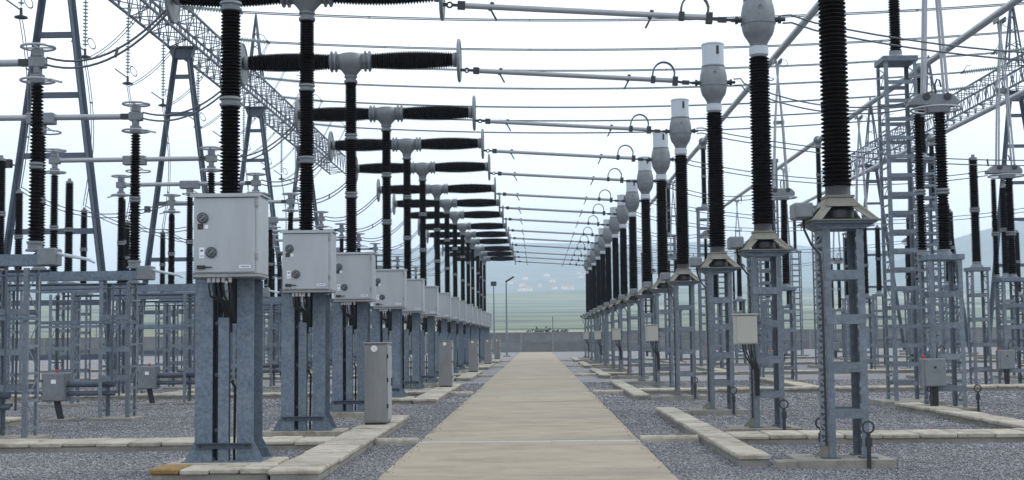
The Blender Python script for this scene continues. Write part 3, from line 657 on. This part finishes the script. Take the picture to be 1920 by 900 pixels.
for i, d in enumerate(D[5:13]):
    p = catenary((XC-.12, d, 7.03), (-19.5, d, 7.62), .75, 14)
    twin('twin_conductor', f'sagging twin wire linking left disconnector and gantry post, {nth(i,8)} from the front', 'conductor', 'twin conductors in the outer left yard', p, .18, .02, (.5,), (0,.55,.83))
# ================================================================ overhead bus on the right, its posts and pantographs
BX = (9.2, 15.45, 21.6); BZ = 12.35
for x, lab in zip(BX, ('nearest the path', 'middle of three', 'outermost on the right')):
    t = thing('busbar_tube', f'thick grey overhead busbar tube running lengthwise, {lab}', 'busbar', (x, 14, BZ), 'overhead busbar tubes')
    for k in range(5): part('tube_section', MB().tube([(0, 19.15*k+.1, 0), (0, 19.15*k+19.05, 0)], .125, 18), 'alu', t, 40)
    for k in range(1, 6): part('joint_sleeve', MB().lathe([(.15,19.15*k-.35),(.17,19.15*k-.3),(.17,19.15*k+.3),(.15,19.15*k+.35)], 18, 'Y'), 'cast', t, 40)
def make_buspost():
    t = thing('bus_support', '', 'bus support', (BX[0], 33.15, 0), 'tall lattice bus supports')
    plinth(t, -.75, .75, -.75, .75, .13, 'base')
    lattice(t, .80, .131, 8.60, [.55+.47*k for k in range(17)], leg=.09, plate=.10, sidestep=.47)
    part('top_frame', MB().box(-.44, .44, -.44, .44, 8.602, 8.74), 'galv', t, bevel=.01)
    part('insulator_foot', MB().lathe([(.22,8.742),(.22,8.78),(.16,8.84),(.16,8.93)], 18), 'cast', t, 30)
    for a, b in ((8.93, 10.38), (10.5, 11.95)): part('insulator', MB().lathe(sheds(a, b, .105, .1, .045, .066), 20), 'porc', t, 25)
    part('flange', MB().lathe([(.12,10.37),(.155,10.39),(.155,10.42),(.12,10.44),(.155,10.46),(.155,10.49),(.12,10.51)], 18), 'cast', t, 30)
    part('saddle', MB().box(-.15, .15, -.12, .12, 11.952, 12.2).torus((0,0,12.35), .19, .05, 20, 8, 'Y'), 'cast', t, 40)
    part('grading_ring', MB().torus((0,0,12.0), .42, .022, 28, 6), 'alu', t, 40)
    return t
bp_ = make_buspost(); first = True
for bi, (x, side) in enumerate(zip(BX, ('near', 'middle', 'outer'))):
    ks = [k for k in range(5) if x / (33.15+19.15*k) < .42]
    for j, k in enumerate(ks):
        lab = f'tall ladder-like bus support under the {side} busbar tube, {nth(j, len(ks))} from the front'
        if first: bp_['label'] = lab; bp_.location = (x, 33.15+19.15*k, 0); first = False
        else: copy_tree(bp_, None, (x, 33.15+19.15*k, 0), lab)
def make_panto():
    t = thing('pantograph', '', 'pantograph disconnector', (BX[0], D[2], 0), 'pantograph disconnectors under the overhead bus')
    plinth(t, -.62, .62, -.55, .55, .12, 'base')
    lattice(t, .74, .121, 3.42, (.55, 1.25, 1.95, 2.65), leg=.095, plate=.13, sidestep=.42)
    part('top_frame', MB().box(-.42, .42, -.42, .42, 3.422, 3.55), 'galv', t, bevel=.01)
    for x, yo, rr in ((.10, 0, .10), (-.36, .15, .065)):
        part('insulator_foot', MB().lathe([(rr+.07,3.552),(rr+.07,3.60),(rr+.03,3.62),(rr+.03,3.68)], 16, c=(x,yo,0)), 'cast', t, 30)
        for a, b in ((3.68, 4.94), (5.08, 6.82)): part('insulator', MB().lathe(sheds(a, b, rr, rr-.01, .045, .064), 20, c=(x,yo,0)), 'porc', t, 25)
        part('flange', MB().lathe([(rr+.02,4.93),(rr+.06,4.95),(rr+.06,4.99),(rr+.02,5.0),(rr+.06,5.02),(rr+.06,5.06),(rr+.02,5.08)], 18, c=(x,yo,0)), 'cast', t, 30)
    bf = part('base_frame', MB().prism([(-.62,6.98),(.50,6.98),(.50,7.10),(.36,7.24),(-.42,7.24),(-.62,7.06)], -.17, .20).box(-.2,.3,-.1,.12,6.82,6.981), 'cast', t, bevel=.012)
    for x in (-.24, .24): part('pivot', MB().lathe([(.085,-.20),(.085,-.17)], 16, 'Y', (x,0,7.17)), 'dark', bf)
    part('corona_ring', MB().torus((.02,0,6.90), .56, .026, 32, 8).bar((-.54,0,6.90),(.54,0,6.90),.03,.03), 'alu', t, 40)
    part('corona_hook', MB().tube([(.0,-.1,7.24), (-.02,-.1,7.45), (.03,-.1,7.58), (.09,-.1,7.56), (.12,-.1,7.40)], .022, 8), 'dark', t, 50)
    # scissor arms, nearly stretched: wide at the knee, meeting at the bus
    for yo in (-.13, .13):
        for s in (-1, 1):
            part('lower_arm', MB().tube([(s*.26,yo,7.2), (s*.14,yo*.8,9.75)], .033, 10), 'alu', t, 40)
            part('upper_arm', MB().tube([(s*.14,yo*.8,9.75), (-s*.05,yo*.5,12.10)], .027, 10), 'alu', t, 40)
    part('knee_joint', MB().bar((-.2,0,9.75),(.2,0,9.75),.10,.13).bar((.14,-.12,9.75),(.14,.12,9.75),.08,.10).bar((-.14,-.12,9.75),(-.14,.12,9.75),.08,.10), 'cast', t)
    part('contact_head', MB().bar((-.12,-.22,12.08),(-.12,.22,12.08),.05,.16).bar((.12,-.22,12.08),(.12,.22,12.08),.05,.16).torus((.24,0,12.0), .14, .012, 18, 5, 'Y'), 'cast', t)
    return t
pg = make_panto(); first = True; pl = []
for bi, ph in ((0, 2), (1, 1), (2, 0)):
    for g in range(5):
        d = D[g*3+ph]
        if BX[bi] / d < .43: pl.append((bi, d))
def side(bi): return ('near', 'middle', 'outer')[bi]
for j, (bi, d) in enumerate(pl):
    ds_ = [q for b, q in pl if b == bi]; k = ds_.index(d)
    lab = f'pantograph disconnector with scissor arms under the {side(bi)} busbar, {nth(k, len(ds_))} from the front'
    if first: pg['label'] = lab; pg.location = (BX[bi], d, 0); first = False
    else: copy_tree(pg, None, (BX[bi], d, 0), lab)
def make_motor2():
    t = thing('drive_cabinet', '', 'motor drive box', (8.85, D[2]-.62, 0), 'drive cabinets of the pantographs')
    b = part('body', MB().box(-.27, .27, 0, .20, .60, 1.22), 'cast', t, bevel=.015); part('door', MB().box(-.20, .255, -.02, -.001, .62, 1.20), 'cast', b, bevel=.006)
    part('lock', MB().box(.0, .05, -.03, -.02, 1.0, 1.05), 'dark', b)
    part('beacon', MB().lathe([(.04,1.221),(.04,1.27),(.02,1.30)], 10, c=(-.2,.1,0)), 'red', t, 40)
    for k in range(4): part('cable', MB().tube([(-.06+.05*k,.1,.61), (-.04+.045*k,.1,.3), (-.02+.03*k,.1,.0)], .022, 6), 'black', t, 50)
    part('cable_loop', MB().tube([(.1,.1,1.22), (.12,.1,1.42), (.22,.1,1.5), (.3,.12,1.42)], .014, 6), 'black', t, 50)
    part('mounting_rail', MB().box(-.1, .45, .202, .235, .9, .96), 'galvd', t)
    return t
m2 = make_motor2(); first = True
for j, (bi, d) in enumerate(pl):
    ds_ = [q for b, q in pl if b == bi]; k = ds_.index(d)
    lab = f'grey drive cabinet with red beacon at the {nth(k, len(ds_))} pantograph under the {side(bi)} busbar'
    loc = (BX[bi]-.42, d-.62, 0)
    if first: m2['label'] = lab; m2.location = loc; first = False
    else: copy_tree(m2, None, loc, lab)
for i, d in enumerate(D):
    bi = 2 - i % 3; xe = BX[bi] - .6
    if i == 0: bi, xe = 2, 20
    p = catenary((XR+.48, d, 7.60), (xe, d, 7.0), .25 + .012*(xe-XR)**1.3, 18)
    p = [(XR+.46, d, 7.60), (XR+.62, d, 7.61)] + [tuple(v) for v in p[1:]]
    twin('twin_conductor', f'sagging twin wire from the {nth(i,15)} right transformer toward the overhead bus yard', 'conductor', 'twin conductors leaving the right row', p, .17, .017, (.5, .8), (0,.35,.93))
# single post insulators on slim stands under the middle bus
def make_post():
    t = thing('post_insulator', '', 'post insulator', (14.4, D[4], 0), 'post insulators on lattice stands')
    plinth(t, -.5, .5, -.5, .5, .10, 'base')
    lattice(t, .56, .101, 3.78, (.6, 1.4, 2.2, 3.0), leg=.08, plate=.12, sidestep=.42)
    part('top_frame', MB().box(-.33, .33, -.33, .33, 3.782, 3.90), 'galv', t); part('insulator_foot', MB().lathe([(.22,3.902),(.2,3.95),(.14,4.02),(.14,4.1)], 16), 'cast', t, 30)
    for a, b in ((4.1, 5.72), (5.86, 7.45)): part('insulator', MB().lathe(sheds(a, b, .115, .105, .045, .064), 20), 'porc', t, 25)
    part('flange', MB().lathe([(.13,5.71),(.17,5.73),(.17,5.77),(.13,5.79),(.17,5.81),(.17,5.85),(.13,5.87)], 18), 'cast', t, 30)
    part('cap', MB().lathe([(.13,7.45),(.13,7.52),(.06,7.54),(.06,7.62)], 14), 'cast', t, 30); return t
po = make_post(); first = True
for x, d, lab in ((14.4, D[4], 'black post insulator on slim lattice stand left of far right pantograph'), (21.6, 86.5, 'slim black post insulator on tapered stand seen right of the nearest transformer'),
                  (14.2, 81.0, 'far post insulator on slim stand between the first and second right transformers'), (19.6, 62.3, 'post insulator on stand in the far yard beside the tall lattice tower'), (27.5, 75.5, 'post insulator near the right edge under the lattice beam'), (24.0, 56.4, 'post insulator at the far right edge of the picture'), (12.0, 78., 'farther post insulator glimpsed behind the right row')):
    if first: po['label'] = lab; po.location = (x, d, 0); first = False
    else: copy_tree(po, None, (x, d, 0), lab)

for i, d in enumerate(D[5:13]): copy_tree(po, None, (-19.55, d, 0), f'black post insulator on lattice stand beneath the left gantry beam, {nth(i,8)} from the front')
for i, d in enumerate(D[2:12]): copy_tree(po, None, (-16.6, d + 3.1, 0), f'black post insulator on lattice stand between disconnectors and gantry, {nth(i,10)} from the front')
for i, d in enumerate(D[5:11]): copy_tree(po, None, (18.4, d + 2.6, 0), f'black post insulator on lattice stand between middle and outer busbars, {nth(i,6)} from the front')
# ================================================================ gantries
def make_aframe(x, y):
    t = thing('gantry_tower', '', 'gantry tower', (x, y, 0), 'A-shaped gantry towers')
    ZT = 18.1
    hw = lambda z: .33 + (ZT - z) * .124
    for s in (-1, 1):
        p, q = Vector((s*hw(0),0,0)), Vector((s*hw(ZT),0,ZT)); mb = MB()
        mb.bar(p + Vector((0,-.17,0)), q + Vector((0,-.17,0)), .40, .02); mb.bar(p + Vector((0,.17,0)), q + Vector((0,.17,0)), .40, .02)
        mb.bar(p, q, .02, .33) ; part('leg', mb, 'galvd', t)
        plinth(t, s*hw(0)-.5, s*hw(0)+.5, -.5, .5, .2, 'base')
    for z in (1.2, 3.4, 6.3, 9.4, 11.9, 14.4, 16.5): part('rung', MB().box(-hw(z)+.1, hw(z)-.1, -.10, .10, z-.11, z+.11), 'galvd', t)
    part('head_plate', MB().box(-.75, .75, -.45, .45, ZT-.02, ZT+.05).prism([(-.7,ZT-.021),(.7,ZT-.021),(.5,ZT-.6),(-.5,ZT-.6)], -.22, .22), 'galvd', t)
    mb = MB()
    for sx in (-1, 1):
        for sy in (-1, 1): mb.bar((sx*.5, sy*.45, 20.0), (0, 0, 24.8), .10)
    for z in (20.3, 21.3, 22.3, 23.2):
        k = .5*(24.3-z)/5
        for a, b in (((-k,-k),(k,-k)),((k,-k),(k,k)),((k,k),(-k,k)),((-k,k),(-k,-k))): mb.bar((*a,z), (*b,z+.3), .05)
    part('peak', mb, 'galvd', t); 
    part('floodlight', MB().box(-hw(9)-.5, -hw(9)-.2, -.35, -.1, 8.9, 9.25).bar((-hw(9)-.3,-.2,9.05),(-hw(9),0,9.0),.06), 'dark', t, bevel=.03)
    return t
af = None
GL, GR = -19.6, 32.8
ALY = [52.9 + 19.15*k for k in range(4)]; ARY = [89.3 + 19.15*k for k in range(3)]
for k, y in enumerate(ALY):
    lab = f'tall A-shaped steel gantry tower in the left yard, {nth(k,4)} from the front'
    if af is None: af = make_aframe(GL, y); af['label'] = lab
    else: copy_tree(af, None, (GL, y, 0), lab)
for k, y in enumerate(ARY): copy_tree(af, None, (GR, y, 0), f'tall A-shaped steel gantry tower in the right yard, {nth(k,3)} from the front')
def make_beam(x, y):
    t = thing('lattice_beam', '', 'lattice beam', (x, y, 0), 'lattice gantry beams'); z0, z1, hw, ln = 18.16, 20.0, .75, 19.12
    for sx in (-1, 1):
        for z in (z0+.06, z1-.06): part('chord', MB().box(sx*hw-.055, sx*hw+.055, 0, ln, z-.055, z+.055), 'galvd', t)
    n = 11; h = ln/n
    faces = {'side_lacing': [], 'other': []}
    for sx in (-1, 1):
        m = MB()
        for k in range(n):
            a, b = k*h, (k+1)*h; x_ = sx*(hw+.04)
            m.bar((x_,a,z0+.1),(x_,(a+b)/2,z1-.1),.04,.05); m.bar((x_,(a+b)/2,z1-.1),(x_,b,z0+.1),.04,.05); m.bar((x_-.01,a+.02,z0+.1),(x_-.01,a+.02,z1-.1),.05,.05)
        tag(part('lacing', m, 'galvd', t), kind='stuff')
    for z in (z0+.03, z1-.03):
        m = MB()
        for k in range(n):
            a, b = k*h, (k+1)*h; s = 1 if k % 2 else -1
            m.bar((-s*hw,a,z),(s*hw,b,z),.05,.04); m.bar((-hw,a+.03,z-.005),(hw,a+.03,z-.005),.045,.045)
        tag(part('lacing', m, 'galvd', t), kind='stuff')
    return t
bm0 = None
for k, y in enumerate([ALY[0]-19.15] + ALY[:4]):
    lab = f'lattice steel beam bay high over the left yard, {nth(k,5)} from the front'
    if bm0 is None: bm0 = make_beam(GL, y); bm0['label'] = lab
    else: copy_tree(bm0, None, (GL, y, 0), lab)
for k, y in enumerate([ARY[0]-19.15] + ARY): copy_tree(bm0, None, (GR, y, 0), f'lattice steel beam bay high over the right yard, {nth(k,4)} from the front')

# insulator strings
def string_mesh(length, name):
    n = int(length / .155); prof = [(.02, 0)]
    for k in range(n):
        z = .1 + k*.155; prof += [(.03, z), (.125, z+.035), (.12, z+.05), (.03, z+.075)]
    prof.append((.02, length)); return MB().lathe(prof, 10).mesh(name, 'stringr', 40)
HM = string_mesh(3.3, 'disc_chain'); SM = string_mesh(3.0, 'disc_chain')
def make_hanger(x, y):
    t = thing('suspension_string', '', 'insulator string', (x, y, 14.1), 'hanging insulator strings'); inst('disc_chain', HM, t, (0,0,.55))
    part('hanger', MB().bar((0,0,3.85),(0,0,4.0),.05), 'dark', t)
    part('arcing_ring', MB().torus((.28,0,.72), .22, .025, 18, 6, 'Y', Matrix.Rotation(R(-28), 3, 'Y') @ Matrix.Diagonal((.6,1,1.2))), 'wire', t, 40)
    part('arcing_horn', MB().bar((0,0,.40),(-.62,0,.85),.05,.06), 'wire', t); part('clamp', MB().lathe([(.05,.05),(.25,.10),(.25,.15),(.06,.22),(.05,.5)], 12), 'dark', t, 40); return t
hg = None; HY = D[5:]
for i, d in enumerate(HY):
    lab = f'hanging insulator string with V-shaped horns under the left beam, {nth(i,len(HY))} from the front'
    if hg is None: hg = make_hanger(GL, d); hg['label'] = lab
    else: copy_tree(hg, None, (GL, d, 14.1), lab)
for i, d in enumerate(HY):                      # droppers from hanging string to disconnector
    p = catenary((GL, d, 14.15), (GL+.05, d, 7.66), -.0, 10)
    p = [v + Vector((.35*math.sin(PI*k/10), 0, 0)) for k, v in enumerate(p)]
    twin('dropper', f'sagging twin dropper from left beam to the post below, {nth(i,len(HY))} from the front', 'conductor', 'twin droppers in the left yard', p, .3, .018, (.3, .7), (0,1,0))
SY = D[6:]
def make_strain(x, sgn, y):
    t = thing('strain_string', '', 'insulator string', (x, y, 19.55), 'strain insulator strings')
    for yo in (-.18, .18):
        o = inst('disc_chain', SM, t, (sgn*.3, yo, -.03)); o.rotation_euler = (0, sgn*R(96.5), 0)
    part('yoke', MB().bar((sgn*3.32,-.3,-.38),(sgn*3.32,.3,-.38),.08,.1).bar((0,0,0),(sgn*.3,0,-.03),.06), 'dark', t)
    part('arcing_horn', MB().tube([(sgn*3.3,0,-.36),(sgn*3.0,0,.05),(sgn*2.7,0,.12)], .025, 6), 'wire', t); return t
sl = sr = None
for i, d in enumerate(SY):
    lab = f'strain insulator string pulling right from the left lattice beam, {nth(i,len(SY))} from the front'
    if sl is None: sl = make_strain(GL+.8, 1, d); sl['label'] = lab
    else: copy_tree(sl, None, (GL+.8, d, 19.55), lab)
    lab = f'strain insulator string pulling left from the right lattice beam, {nth(i,len(SY))} from the front'
    if d > 60:
        if sr is None: sr = make_strain(GR-.8, -1, d); sr['label'] = lab
        else: copy_tree(sr, None, (GR-.8, d, 19.55), lab)
    p = catenary((GL+4.15, d, 19.17), (GR-4.15, d, 19.17), .75, 26)
    twin('span_conductor', f'twin overhead wire crossing the sky between beams, {nth(i,len(SY))} from the front', 'conductor', 'overhead span wires', p, .34, .030, (.15, .36, .55, .8), (0,1,0))
    twin('jumper', f'looping twin jumper below the left beam, {nth(i,len(SY))} from the front', 'conductor', 'jumper loops under the left beam', catenary((GL+4.1, d, 19.1), (GL, d, 14.1), .9, 12), .3, .018, (.5,), (0,1,0))

# ================================================================ haze
t = MB().box(-7100, 7100, -390, 6700, -8, 350)
hz = part('haze', t, 'galv'); hz.data.materials.clear(); tag(hz, kind='stuff')
m = bpy.data.materials.new('air'); m.use_nodes = True; tt = m.node_tree; tt.nodes.clear()
o = tt.nodes.new('ShaderNodeOutputMaterial'); v = tt.nodes.new('ShaderNodeVolumePrincipled')
v.inputs['Color'].default_value = (.68, .83, 1, 1); v.inputs['Density'].default_value = .00030; v.inputs['Anisotropy'].default_value = .3
tt.links.new(v.outputs[0], o.inputs['Volume']); hz.data.materials.append(m)
